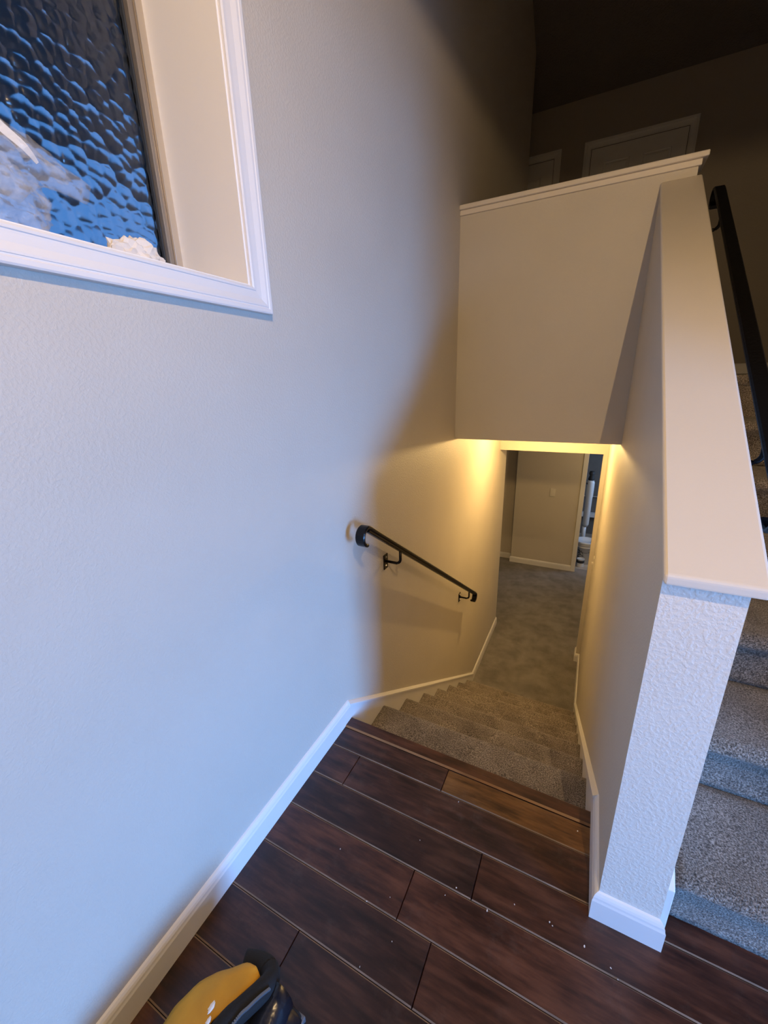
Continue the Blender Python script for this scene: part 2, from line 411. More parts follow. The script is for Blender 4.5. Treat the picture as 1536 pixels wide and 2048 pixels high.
# lower flight: each tread runs from its nosing back (towards the camera) to the riser above
def down_step(i):
    nose = Y1 + i*GO; zt = -RD*(i+1); yb_ = (-0.012 if i == 0 else nose-GO-0.030)
    R = 0.034
    prof = [(yb_, zt)]
    n = 8
    for k in range(1, n): prof.append((yb_ + (nose-R-yb_)*k/n, zt - 0.002*math.sin(PI*k/n)))
    for k in range(0, 9):
        a = PI/2 - (PI/2)*k/8
        prof.append((nose - R + R*math.cos(a), zt - R + R*math.sin(a)))
    prof += [(nose-0.010, zt-0.048), (nose-0.028, zt-0.065), (nose-0.030, zt-RD)]
    nx = 36; rings = []
    xa, xb = 0.010, W-0.010
    for j in range(nx+1):
        x = xa + (xb-xa)*j/nx; ring = []
        for y, z in prof:
            d = noise.noise(Vector((x*14+i*3.1, y*14, z*14)))*0.0028 + noise.noise(Vector((x*45, y*45, z*45+i)))*0.0014
            ring.append((x, y + d*0.7, z + d))
        rings.append(ring)
    bm = new_bm(); vs = sweep(bm, rings, closed_ring=False)
    vb = [[bm.verts.new((r[0][0], nose-0.06, zt-RD)), bm.verts.new((r[0][0], yb_, zt-0.03))] for r in rings]
    for j in range(nx):
        bm.faces.new((vs[j][-1], vs[j+1][-1], vb[j+1][0], vb[j][0]))
        bm.faces.new((vb[j][0], vb[j+1][0], vb[j+1][1], vb[j][1]))
        bm.faces.new((vb[j][1], vb[j+1][1], vs[j+1][0], vs[j][0]))
    for j in (0, nx): bm.faces.new(vs[j] + vb[j])
    put(finish('step', bm, M['carpet'], smooth=True), lower)
for i in range(7): down_step(i)
upper = thing('staircase', 'taupe carpeted stairs climbing to the upper floor right of the half wall', 'stairs', (1.6, 0.6, 0))
YN = -0.245
for k in range(7):
    nose = YN + k*GO
    bm = step_mesh(nose+0.038, nose, RU*k, RU*(k+1), nose+GO+0.045, W+T+0.022, XR-0.002, seed=20+k*2.3)
    put(finish('step', bm, M['carpet'], smooth=True), upper)

# ------------------------------------------------------------------ baseboards and skirts
def base(name, a, b, out, label=None, ca=0, cb=0, prof=BASE_PROF):
    bm = new_bm(); molding(bm, prof, a, b, out, (0,0,1), ca, cb)
    return struct(finish(name, bm, M['trim']), label)
base('baseboard_left', (0, YF, 0), (0, -0.006, 0), (1,0,0), 'white baseboard along the left wall of the landing')
base('baseboard_post', (W-0.0, YP, 0), (W+T, YP, 0), (0,-1,0), 'white baseboard block at the foot of the half-wall post', -1, 1)
base('baseboard_stairside', (W, YP, 0), (W, -0.008, 0), (-1,0,0), 'narrow white baseboard beside the post at the stair edge', -1, 0)
base('baseboard_basement_left', (0, 2.17, ZL), (0, 3.27, ZL), (1,0,0))
base('baseboard_basement_right', (W, 2.17, ZL), (W, YH, ZL), (-1,0,0), None, 0, -1)
base('baseboard_basement_stub', (0.905, YH, ZL), (W, YH, ZL), (0,-1,0), None, -1, -1)
base('baseboard_basement_jamb', (0.905, YH, ZL), (0.905, YH+0.12, ZL), (-1,0,0), None, -1, 0)
base('baseboard_basement_far', (-0.165, YB, ZL), (0.735, YB, ZL), (0,-1,0), 'white baseboard on the basement wall below the switch', -1, 0)
base('baseboard_basement_jog', (-2.3, YB+0.12, ZL), (-0.165, YB+0.12, ZL), (0,-1,0))
base('baseboard_upper', (1.36, YFAR, ZU), (XR, YFAR, ZU), (0,-1,0), 'white baseboard at the top of the up stairs')
def skirt(name, x, out, label):
    """sloped skirt board with a small ogee lip following the lower flight"""
    s = -RD/GO
    y_a, z_a = -0.010, 0.091
    y_b = 2.176; z_b = ZL + BH
    bm = new_bm(); x1 = x + out*0.012
    low = [(y_b, ZL), (Y1+5*GO, ZL+0.0), (y_a, z_a - 0.45)]
    lip = 0.020
    prism_yz(bm, [(y_a, z_a-lip), (y_b, z_b-lip)] + [(y_b, ZL), (1.75, ZL), (y_a, -0.26)], min(x, x1), max(x, x1))
    x2 = x + out*0.017
    ring = lambda y, z: [(x, y, z), (x + out*0.006, y, z-0.002), (x2, y, z-lip*0.55), (x2, y, z-lip), (x, y, z-lip)]
    sweep(bm, [ring(y_a, z_a), ring(y_b, z_b)])
    struct(finish(name, bm, M['trim']), label)
skirt('trim_3', 0, 1, 'white sloped skirt board on the left wall of the down stairs')
skirt('trim_4', W, -1, 'white sloped skirt board on the half wall side of the down stairs')
# skirt board of the upper flight on the half wall (plumb cut front end)
bm = new_bm(); x0, x1 = W+T, W+T+0.020
sl = RU/GO
prism_yz(bm, [(-0.272, 0.0), (-0.272, 0.175), (1.40, 0.175+sl*1.672), (1.40, 0.9), (0.2, 0.0)], x0, x1)
struct(finish('trim_5', bm, M['trim'], bevel=0.002), 'white skirt board end beside the lowest up step')

# ------------------------------------------------------------------ window
win = struct(empty('window_1', (0, (WY0+WY1)/2, WZ0)), 'deep-set window with textured privacy glass and white casing')
CW = 0.057
CAS = [(0, 0), (0, 0.009), (0.004, 0.0115), (0.008, 0.0115), (0.0095, 0.0100), (0.013, 0.0100), (0.026, 0.0115), (0.038, 0.0165), (0.0415, 0.0168), (0.0425, 0.0157), (0.0445, 0.0157), (0.047, 0.0175), (0.054, 0.0180), (0.057, 0.0165), (0.057, 0)]
def casing_sides(parent, u0, u1, v0, v1, P, mat, sides='blrt', prof=CAS):
    """mitred casing round a rectangle; P(u, v, d) gives the 3-D point"""
    spec = {'b': ((u0, v0), (u1, v0), (0,-1), 1), 't': ((u1, v1), (u0, v1), (0,1), -1), 'r': ((u1, v0), (u1, v1), (1,0), 1), 'l': ((u0, v1), (u0, v0), (-1,0), 1)}
    for s in sides:
        (ua, va), (ub, vb), (ou, ov), _ = spec[s]
        L = math.hypot(ub-ua, vb-va); du, dv = (ub-ua)/L, (vb-va)/L
        ra = [P(ua + ou*w - du*w, va + ov*w - dv*w, d) for w, d in prof]
        rb = [P(ub + ou*w + du*w, vb + ov*w + dv*w, d) for w, d in prof]
        bm = new_bm(); sweep(bm, [ra, rb]); put(finish('casing', bm, mat), parent)
casing_sides(win, WY0, WY1, WZ0, WZ1, lambda u, v, d: (d, u, v), M['trim'])
JD = 0.215
g = 0.004
put(box('jamb', M['jamb'], -JD-0.06, 0.001, WY1-0.0005-g, WY1-0.0005+0.01, WZ0, WZ1), win)
put(box('jamb', M['jamb'], -JD-0.06, 0.001, WY0-0.01, WY0+g, WZ0, WZ1), win)
put(box('sill', M['jamb'], -JD-0.06, 0.001, WY0+g, WY1-g, WZ0-0.01, WZ0+g), win)
put(box('head', M['jamb'], -JD-0.06, 0.001, WY0+g, WY1-g, WZ1-g, WZ1+0.01), win)
def frame(name, mat, xin, xout, inset, wid):
    bm = new_bm()
    a0, a1, b0, b1 = WY0+g+inset, WY1-g-inset, WZ0+g+inset, WZ1-g-inset
    for (p, q, r_, s_) in ((a0, a1, b0, b0+wid), (a0, a1, b1-wid, b1), (a0, a0+wid, b0+wid, b1-wid), (a1-wid, a1, b0+wid, b1-wid)):
        bx(bm, xin, xout, p, q, r_, s_)
    return put(finish(name, bm, mat, bevel=0.0012), win)
frame('frame', M['alum'], -JD-0.05, -JD, 0.0, 0.019)
frame('inner_frame', M['bronze'], -JD-0.05, -JD-0.007, 0.019, 0.013)
frame('gasket', M['gasket'], -JD-0.045, -JD-0.020, 0.032, 0.004)
# pebbled privacy glass: real pillow relief on the room side, flat outside
def pebbled_glass():
    import numpy as np
    rng = np.random.default_rng(3)
    y0, y1, z0, z1 = WY0+0.04, WY1-0.04, WZ0+0.04, WZ1-0.04
    ny, nz_ = 190, 240
    Y, Z = np.meshgrid(np.linspace(y0, y1, ny), np.linspace(z0, z1, nz_), indexing='ij')
    cell = 0.026
    pts = []
    for i in range(-1, int((y1-y0)/cell)+2):
        for j in range(-1, int((z1-z0)/(cell))+2):
            pts.append((y0 + (i + rng.uniform(0.05,0.95))*cell, z0 + (j + rng.uniform(0.05,0.95))*cell))
    pts = np.array(pts)
    P = np.stack([Y.ravel(), Z.ravel()], 1); H = np.zeros(len(P))
    for s in range(0, len(P), 4000):
        d = np.sqrt(((P[s:s+4000, None, :] - pts[None])**2).sum(2)); d = np.partition(d, 1, axis=1)
        e = np.clip((d[:,1]-d[:,0])/0.006, 0, 1)
        H[s:s+4000] = 0.0046*(1-(np.minimum(d[:,0], 0.022)/0.020)**2) + 0.0012*e + rng.normal(0, 0.00006, len(e))
    X = -JD - 0.034 + H
    verts = [(float(x), float(p[0]), float(p[1])) for x, p in zip(X, P)]
    idx = lambda i, j: i*nz_ + j
    faces = [(idx(i,j), idx(i+1,j), idx(i+1,j+1), idx(i,j+1)) for i in range(ny-1) for j in range(nz_-1)]
    nb = len(verts)
    verts += [(-JD-0.037, y0, z0), (-JD-0.037, y1, z0), (-JD-0.037, y1, z1), (-JD-0.037, y0, z1)]
    faces.append((nb, nb+3, nb+2, nb+1))
    faces.append(tuple([nb, nb+1] + [idx(i, 0) for i in range(ny-1, -1, -1)]))
    faces.append(tuple([nb+3] + [idx(i, nz_-1) for i in range(0, ny)] + [nb+2]))
    faces.append(tuple([nb] + [idx(0, j) for j in range(0, nz_)] + [nb+3]))
    faces.append(tuple([nb+1, nb+2] + [idx(ny-1, j) for j in range(nz_-1, -1, -1)]))
    me = bpy.data.meshes.new('glass_pane'); me.from_pydata(verts, [], faces); me.update()
    for p in me.polygons: p.use_smooth = len(p.vertices) == 4 and p.index < (ny-1)*(nz_-1)
    m, nt, b = nodes_of('pebbled_glass')
    b.inputs['Base Color'].default_value = (0.80, 0.88, 0.95, 1); b.inputs['Transmission Weight'].default_value = 1.0
    b.inputs['Roughness'].default_value = 0.2; b.inputs['IOR'].default_value = 1.45
    me.materials.append(m)
    o = bpy.data.objects.new('glass_pane', me); C.objects.link(o); put(o, win)
pebbled_glass()
# outside: eave, yard and an added dark backdrop
struct(box('trim_6', M['eave'], -2.1, XT, -2.6, 1.5, 2.68, 2.80), 'dark roof eave outside the window')
struct(box('added_dark_backdrop', M['eave'], -7.2, -7.0, -6, 12, -2.0, 2.75))  # invented unseen backdrop, darkens the cell edges in the pebbled glass
struct(box('ground', M['ground'], -30, 30, -30, 30, -2.2, -2.0))

# ------------------------------------------------------------------ doors
def panel_door(name, label, xa, xb, zt, hinge_panels=True):
    d = struct(empty(name, ((xa+xb)/2, YFAR, ZU)), label)
    casing_sides(d, xa, xb, ZU-0.2, zt, lambda u, v, dd: (u, YFAR - dd, v), M['door'], 'lrt', [(w*1.05, q*1.1) for w, q in CAS])
    put(box('leaf', M['door'], xa+0.004, xb-0.004, YFAR-0.004, YFAR+0.02, ZU+0.01, zt-0.004), d)
    put(box('stop', M['gasket'], xa, xb, YFAR-0.002, YFAR+0.001, ZU+0.005, zt), d)
    w = xb - xa; m = 0.11
    for (u0, u1) in ((xa+m, xa+w/2-0.05), (xa+w/2+0.05, xb-m)):
        for (v0, v1) in ((zt-0.42, zt-0.12), (zt-1.2, zt-0.52), (ZU+0.2, zt-1.3)):
            bm = new_bm()
            rs = [[(u0, YFAR-0.004, v0), (u1, YFAR-0.004, v0), (u1, YFAR-0.004, v1), (u0, YFAR-0.004, v1)]]
            for ins, dd in ((0.004, 0.010), (0.014, 0.006), (0.03, 0.012)):
                rs.append([(u0+ins, YFAR-dd, v0+ins), (u1-ins, YFAR-dd, v0+ins), (u1-ins, YFAR-dd, v1-ins), (u0+ins, YFAR-dd, v1-ins)])
            sweep(bm, rs); put(finish('panel', bm, M['door']), d)
panel_door('door_2', 'wide white panel door in the dim upstairs hall', 0.485, 1.235, 3.365)
panel_door('door_3', 'white panel door partly hidden by the left wall upstairs', -0.57, 0.165, 3.365)
# front window of the entry room and the cased opening towards it
w2 = struct(empty('window_2', (XV, (VY0+VY1)/2, VZ0)), 'tall front window of the entry room')
casing_sides(w2, VY0, VY1, VZ0, VZ1, lambda u, v, dd: (XV - dd, u, v), M['trim'])
put(box('glass_pane', M['pane'], XV+0.06, XV+0.066, VY0, VY1, VZ0, VZ1), w2)
# basement doorway casing
d4 = struct(empty('door_4', (1.2, YB, ZL)), 'white cased doorway from the basement to the utility room')
put(box('casing', M['trim'], 0.735, 0.797, YB-0.016, YB, ZL, 0.56+0.06, bevel=0.003), d4)
put(box('casing', M['trim'], 1.56, 1.622, YB-0.016, YB, ZL, 0.56+0.06, bevel=0.003), d4)
put(box('casing', M['trim'], 0.797, 1.56, YB-0.016, YB, 0.56, 0.62, bevel=0.003), d4)
put(box('jamb', M['trim'], 0.782, 0.797, YB-0.002, YB+0.122, ZL, 0.56), d4)

# ------------------------------------------------------------------ handrails
def arc_pts(cy, cz, r, a0, a1, n): return [(cy + r*math.cos(a0+(a1-a0)*k/n), cz + r*math.sin(a0+(a1-a0)*k/n)) for k in range(n+1)]
def flat_bar(bm, path, xc, wid, th):
    """rectangular bar with softened edges swept along a path in the YZ plane"""
    rings = []
    n = len(path)
    for i, (y, z) in enumerate(path):
        ya, za = path[max(i-1, 0)]; yb, zb = path[min(i+1, n-1)]
        L = math.hypot(yb-ya, zb-za) or 1; ty, tz = (yb-ya)/L, (zb-za)/L
        ny_, nz_ = -tz, ty
        h, e, c = wid/2, th/2, 0.004
        rings.append([(xc+dx, y + ny_*q, z + nz_*q) for dx, q in ((-h,-e+c),(-h+c,-e),(h-c,-e),(h,-e+c),(h,e-c),(h-c,e),(-h+c,e),(-h,e-c))])
    sweep(bm, rings)
def hook(y, z, slope, direction, r, turn, n=14):
    """points continuing a bar end: curls down under itself"""
    L = math.hypot(1, slope); ty, tz = direction/L, direction*slope/L
    # centre lies perpendicular, below the bar
    ny_, nz_ = (tz, -ty) if direction > 0 else (-tz, ty)
    cy, cz = y + ny_*r, z + nz_*r
    a0 = math.atan2(z-cz, y-cy)
    sgn = -1 if direction > 0 else 1
    return [(cy + r*math.cos(a0 + sgn*turn*k/n), cz + r*math.sin(a0 + sgn*turn*k/n)) for k in range(1, n+1)]
def handrail(name, label, xc, za, slope, ya, yb, wall_x, out, brackets, mat):
    z = lambda y: za + slope*y
    root = thing(name, label, 'handrail', (wall_x, (ya+yb)/2, z((ya+yb)/2)))
    path = hook(ya, z(ya), slope, -1, 0.034, math.radians(205))[::-1]
    path += [(ya + (yb-ya)*k/12, z(ya + (yb-ya)*k/12)) for k in range(13)]
    path += hook(yb, z(yb), slope, 1, 0.034, math.radians(205))
    bm = new_bm(); flat_bar(bm, path, xc, 0.040, 0.013); put(finish('rail', bm, mat), root)
    bm = new_bm(); flat_bar(bm, [(ya + (yb-ya)*k/12, z(ya + (yb-ya)*k/12) - 0.0125) for k in range(13)], xc, 0.022, 0.014)
    put(finish('rail_underside', bm, mat), root)
    for yk in brackets:
        bm = new_bm(); zr = z(yk) - 0.018; zlow = zr - 0.062
        pts = [(xc, yk, zr), (xc, yk, zlow + 0.022)]
        for k in range(1, 7):
            a = PI/2*k/6
            pts.append((xc - out*0.022*(1-math.cos(a)), yk, zlow + 0.022 - 0.022*math.sin(a)))
        pts.append((wall_x + out*0.004, yk, zlow))
        tube(bm, pts, 0.0065, 12)
        br = put(finish('bracket', bm, mat, smooth=True), root)
        bm = new_bm(); bx(bm, min(wall_x, wall_x+out*0.005), max(wall_x, wall_x+out*0.005), yk-0.019, yk+0.019, zlow-0.038, zlow+0.034)
        pl = finish('wall_plate', bm, mat, bevel=0.0015); pl.parent = br
        for dz in (-0.022, 0.020):
            bm = new_bm()
            xs = wall_x + out*0.005
            tube(bm, [(xs, yk, zlow+dz), (xs + out*0.003, yk, zlow+dz)], [0.0055, 0.0040], 10)
            s = finish('screw', bm, M['steel']); s.parent = br
    return root
handrail('handrail', 'dark bronze handrail sloping down the left wall of the lower flight', 0.078, 0.900, -0.671, 0.085, 1.80, 0.0, 1, (0.375, 1.63), M['iron'])
handrail('handrail', 'worn black handrail climbing along the half wall on the right', 1.152, 1.158, 0.706, -0.085, 1.34, W+T, 1, (0.10, 1.18), M['iron_worn'])

# ------------------------------------------------------------------ lamps
pend = thing('pendant_lamp', 'metal pendant lamp hanging over the entry landing', 'lamp', (1.12, -1.25, 2.44))
LX, LY, LZ = 1.12, -1.25, 2.44
ZROSE = ZC + 0.5*(YFAR - LY) - 0.03
bm = new_bm(); RIM = 0.20
lathe(bm, [(RIM, 0.0256), (RIM-0.02, 0.075), (0.11, 0.15), (0.05, 0.19), (0.02, 0.2), (0.018, 0.197), (0.048, 0.187), (0.107, 0.147), (RIM-0.023, 0.073), (RIM-0.002, 0.0256)], LX, LY, LZ, 48, cap=False)
put(finish('shade', bm, M['iron'], smooth=True), pend)
bm = new_bm(); tube(bm, [(LX, LY, LZ+0.18), (LX, LY, ZROSE-0.03)], 0.006, 8); put(finish('cord', bm, M['iron']), pend)
bm = new_bm(); lathe(bm, [(0.06, -0.03), (0.06, -0.012), (0.05, 0.03)], LX, LY, ZROSE, 24); put(finish('ceiling_rose', bm, M['iron']), pend)
bm = new_bm(); lathe(bm, [(0.018, 0.19), (0.018, 0.06), (0.014, 0.05)], LX, LY, LZ, 16); put(finish('socket', bm, M['iron']), pend)
l = bpy.data.lights.new('pendant_bulb', 'POINT'); l.energy = 72; l.color = (1.0, 0.68, 0.34); l.shadow_soft_size = 0.006
o = bpy.data.objects.new('pendant_bulb', l); C.objects.link(o); o.location = (LX, LY, LZ); o.parent = pend; o.matrix_parent_inverse = Matrix.Translation(-Vector(pend.location))

SX, SY, SZ = 0.47, 2.25, 0.985
fl2 = thing('ceiling_light', 'warm flush ceiling light under the soffit of the lower flight', 'lamp', (SX, SY, SZ))
bm = new_bm(); lathe(bm, [(0.05, 0.0), (0.06, -0.004), (0.06, -0.010), (0.05, -0.014)], SX, SY, SZ, 32); put(finish('base', bm, M['trim'], smooth=False), fl2)
l = bpy.data.lights.new('stair_bulb', 'POINT'); l.energy = 40; l.color = (1.0, 0.64, 0.24); l.shadow_soft_size = 0.022
o = bpy.data.objects.new('stair_bulb', l); C.objects.link(o); o.location = (SX, SY, 0.945); o.parent = fl2; o.matrix_parent_inverse = Matrix.Translation(-Vector(fl2.location))
BX, BY = 1.3, 4.15
fl3 = thing('ceiling_light', 'flush ceiling light in the basement room', 'lamp', (BX, BY, 0.92))
bm = new_bm(); lathe(bm, [(0.05, 0.0), (0.06, -0.004), (0.06, -0.010), (0.05, -0.014)], BX, BY, 0.92, 32); put(finish('base', bm, M['trim']), fl3)
l = bpy.data.lights.new('basement_bulb', 'POINT'); l.energy = 17; l.color = (1.0, 0.70, 0.32); l.shadow_soft_size = 0.03
o = bpy.data.objects.new('basement_bulb', l); C.objects.link(o); o.location = (BX, BY, 0.86); o.parent = fl3; o.matrix_parent_inverse = Matrix.Translation(-Vector(fl3.location))
# ------------------------------------------------------------------ switches
sw = thing('light_switch', 'ivory rocker light switch on the basement wall', 'light switch', (0.372, YB, -0.275))
put(box('plate', M['switch'], 0.334, 0.410, YB-0.006, YB, -0.338, -0.212, bevel=0.003), sw)
put(box('rocker', M['switch'], 0.355, 0.389, YB-0.010, YB-0.005, -0.311, -0.239, bevel=0.002), sw)
sw2 = thing('light_switch', 'light switch seen edge-on on the right wall by the stair foot', 'light switch', (W, 2.66, -0.25))
put(box('plate', M['switch'], W-0.006, W, 2.625, 2.695, -0.31, -0.19, bevel=0.003), sw2)
put(box('toggle', M['switch'], W-0.020, W-0.005, 2.655, 2.665, -0.262, -0.240, bevel=0.002), sw2)

# ------------------------------------------------------------------ utility room contents
def bucket():
    cx, cy, cz = 0.905, 5.63, ZL
    r = thing('bucket', 'white plastic pail with a closed lid beyond the basement doorway', 'bucket', (cx, cy, cz))
    bm = new_bm(); lathe(bm, [(0.125, 0), (0.132, 0.01), (0.140, 0.27), (0.146, 0.272), (0.146, 0.285), (0.141, 0.287), (0.142, 0.31), (0.148, 0.312), (0.148, 0.325), (0.143, 0.327), (0.143, 0.345)], cx, cy, cz, 40)
    put(finish('body', bm, M['pail'], smooth=True), r)
    bm = new_bm(); lathe(bm, [(0.150, 0.338), (0.154, 0.342), (0.154, 0.362), (0.148, 0.370), (0.138, 0.370), (0.134, 0.362), (0.02, 0.362)], cx, cy, cz, 40)
    put(finish('lid', bm, M['white_pl'], smooth=True), r)
    bm = new_bm()
    pts = [(cx + 0.149*math.cos(a), cy + 0.149*math.sin(a), cz + 0.30 - 0.10*math.sin((a+PI)/1.0 if False else (a - PI*1.08)/(0.84*PI)*PI)) for a in [PI*1.08 + 0.84*PI*k/14 for k in range(15)]]
    tube(bm, pts, 0.003, 6); put(finish('wire_handle', bm, M['ink'], smooth=True), r)
    # printed scrawl on the side
    for k, (a0, z0, a1, z1) in enumerate(((-2.25,0.235,-1.95,0.20),(-2.2,0.21,-2.0,0.17),(-2.3,0.18,-2.05,0.19),(-2.25,0.15,-1.9,0.165),(-1.95,0.23,-1.7,0.17),(-1.85,0.15,-1.65,0.14),(-2.3,0.13,-2.1,0.10))):
        bm = new_bm(); n = 6; rr = 0.1395
        ring = []
        for i in range(n+1):
            a = a0+(a1-a0)*i/n; z = z0+(z1-z0)*i/n
            ring.append([(cx + q*math.cos(a), cy + q*math.sin(a), cz + z + h) for q, h in ((rr,-0.006),(rr+0.0015,-0.006),(rr+0.0015,0.006),(rr,0.006))])
        sweep(bm, ring); o = finish('printed_mark', bm, M['ink']); o.parent = bpy.data.objects.get('body') ; o.parent = r; o.matrix_parent_inverse = Matrix.Translation(-Vector(r.location))
bucket()
def can():
    cx, cy, cz = 0.862, 5.425, ZL
    r = thing('paint_can', 'small metal paint can in front of the white pail', 'can', (cx, cy, cz))
    bm = new_bm(); lathe(bm, [(0.056, 0), (0.058, 0.003), (0.055, 0.006), (0.055, 0.118), (0.058, 0.121), (0.056, 0.124), (0.048, 0.124), (0.046, 0.119), (0.005, 0.119)], cx, cy, cz, 28)
    put(finish('body', bm, M['pail'], smooth=True), r)
    bm = new_bm(); lathe(bm, [(0.0555, 0.062), (0.0565, 0.063), (0.0565, 0.104), (0.0555, 0.105)], cx, cy, cz, 28, cap=False); put(finish('label_band', bm, M['ink'], smooth=True), r)
can()
def upright():
    cx, cy, cz = 0.870, 6.05, ZL
    r = thing('upright_appliance', 'tall slim white upright appliance with a black top behind the pail', 'appliance', (cx, cy, cz))
    bm = new_bm(); bx(bm, cx-0.14, cx+0.14, cy-0.12, cy+0.12, 0+cz, cz+0.09); put(finish('head', bm, M['ink'], bevel=0.02, bseg=3), r)
    bm = new_bm(); tube(bm, [(cx-0.012, cy, cz+0.08), (cx-0.012, cy, cz+0.46)], 0.032, 16); put(finish('tube', bm, M['white_pl'], smooth=True), r)
    bm = new_bm(); lathe(bm, [(0.035, 0.46), (0.05, 0.50), (0.052, 0.95), (0.058, 1.0), (0.058, 1.22), (0.04, 1.26)], cx, cy, cz, 24); put(finish('body', bm, M['white_pl'], smooth=True), r)
    bm = new_bm(); lathe(bm, [(0.042, 1.25), (0.048, 1.28), (0.030, 1.33), (0.044, 1.36), (0.036, 1.40)], cx, cy, cz, 16); put(finish('grip', bm, M['ink'], smooth=True), r)
    bm = new_bm(); tube(bm, [(cx-0.05, cy-0.03, cz+1.2), (cx-0.075, cy-0.05, cz+1.22), (cx-0.07, cy-0.05, cz+1.27)], 0.014, 8); put(finish('trigger', bm, M['ink'], smooth=True), r)
upright()
t = thing('wall_shelf', 'pale narrow ledge on the back wall of the utility room', 'shelf', (1.3, 6.99, -1.05))
put(box('ledge', M['trim'], 0.75, 1.9, 6.90, 6.999, -1.135, -1.06, bevel=0.004), t)
t = thing('towel_bar', 'thin pale rail on the back wall of the utility room', 'rail', (1.3, 6.99, -0.74))
bm = new_bm(); tube(bm, [(0.8, 6.95, -0.745), (1.7, 6.95, -0.745)], 0.008, 8); put(finish('bar', bm, M['trim'], smooth=True), t)
for x in (0.85, 1.65): put(box('mount', M['trim'], x-0.012, x+0.012, 6.945, 6.999, -0.757, -0.733), t)

# ------------------------------------------------------------------ clutter on the window sill
def crumple(name, cx, cy, cz, rx, ry, rz, mat, seed, amp=0.35, sub=4, flat=0.0):
    bm = new_bm(); bmesh.ops.create_icosphere(bm, subdivisions=sub, radius=1.0)
    for v in bm.verts:
        d = v.co.normalized()
        c = noise.cell(d*2.4 + Vector((seed,0,0)))*0.0
        n1 = abs(noise.noise(d*2.2 + Vector((seed, 1, 3)))); n2 = abs(noise.noise(d*5.0 + Vector((seed, 5, 2)))); n3 = abs(noise.noise(d*11 + Vector((seed, 2, 8))))
        k = 1 + amp*(n1*1.2 + n2*0.7 + n3*0.3 - 0.6)
        v.co = Vector((d.x*rx*k, d.y*ry*k, max(-rz*0.6, d.z*rz*k)))
        v.co += Vector((cx, cy, cz + rz*0.6))
    return finish(name, bm, mat)
M['tissue'] = plain('crumpled_tissue', (0.78, 0.72, 0.64), 0.9, bs=120, bstr=0.3, bd=0.003)
SILL = WZ0 + 0.004
tag(crumple('paper_towel', -0.125, -0.497, SILL, 0.035, 0.060, 0.043, M['tissue'], 4.2, 0.36), 'crumpled cream paper wad on the sill near the window corner', 'paper')
m, nt, b = nodes_of('clear_plastic')
b.inputs['Base Color'].default_value = (0.86, 0.88, 0.92, 1); b.inputs['Roughness'].default_value = 0.22; b.inputs['Alpha'].default_value = 0.16
b.inputs['Specular IOR Level'].default_value = 0.9
bump(nt, b, nz(nt, tex_coord(nt, (1, 1, 1)), 38, 4, 0.6), 0.9, 0.012)
M['plastic'] = m
M['plastic_white'] = plain('bag_white_print', (0.78, 0.78, 0.78), 0.35)
def plastic_bag():
    r = thing('plastic_bag', 'clear knotted plastic bag lying on the window sill', 'bag', (-0.12, -0.75, SILL))
    bm = new_bm(); bmesh.ops.create_icosphere(bm, subdivisions=5, radius=1.0)
    for v in bm.verts:
        d = v.co.normalized()
        f = 1 + 0.35*(abs(noise.noise(d*2.0+Vector((3,1,1)))) + 0.6*abs(noise.noise(d*4.6)) + 0.3*abs(noise.noise(d*10)) - 0.5)
        v.co = Vector((-0.118 + d.x*0.055*f, -0.752 + d.y*0.100*f, SILL + 0.062 + max(-0.062, d.z*0.072*f)))
    put(finish('body', bm, M['plastic'], smooth=True), r)
    # gathered neck ending in a twisted tail
    bm = new_bm(); rings = []
    for k in range(12):
        t_ = k/11; c = Vector((-0.105 + 0.01*t_, -0.715 + 0.118*t_, SILL + 0.120 + 0.010*math.sin(t_*3) - 0.012*t_)); rad = 0.036*(1-t_)**1.3 + 0.011 + (0.010*max(0, t_-0.6))
        rings.append([c + Vector((math.cos(a)*rad*(1+0.22*math.sin(5*a+k)), 0.25*rad*math.sin(3*a), math.sin(a)*rad*(1+0.22*math.cos(4*a+k*0.8)))) for a in [2*PI*j/20 for j in range(20)]])
    sweep(bm, rings); put(finish('knot_tail', bm, M['plastic'], smooth=True), r)
    # upper loose sheet leaning away from the knot
    bm = new_bm(); rings = []
    for i in range(15):
        u = i/14; row = []
        for j in range(10):
            w = j/9
            p = Vector((-0.125 + 0.02*math.sin(u*4+w*3), -0.61 - 0.20*u, SILL + 0.125 + 0.165*u*w + 0.03*u))
            p += Vector((0.010*noise.noise(Vector((u*6, w*6, 1))), 0, 0.010*noise.noise(Vector((u*6, w*6, 9)))))
            row.append(p)
        rings.append(row)
    sweep(bm, rings, closed_ring=False, caps=False); o = put(finish('loose_film', bm, M['plastic'], smooth=True), r)
    o.modifiers.new('thickness', 'SOLIDIFY').thickness = 0.0006
    bm = new_bm(); rings = []
    for i in range(12):
        u = i/11; c = Vector((-0.085, -0.672 - 0.085*u, SILL + 0.125 + 0.075*u))
        hw = 0.002 + 0.004*math.sin(u*PI)
        rings.append([c + Vector((0.004*math.sin(u*9), -hw, -hw)), c + Vector((0.006*math.sin(u*9), hw, hw)), c + Vector((0.0055*math.sin(u*9)+0.001, hw, hw)), c + Vector((0.004*math.sin(u*9)+0.001, -hw, -hw))])
    sweep(bm, rings); put(finish('white_band', bm, M['plastic_white'], smooth=False), r)
plastic_bag()

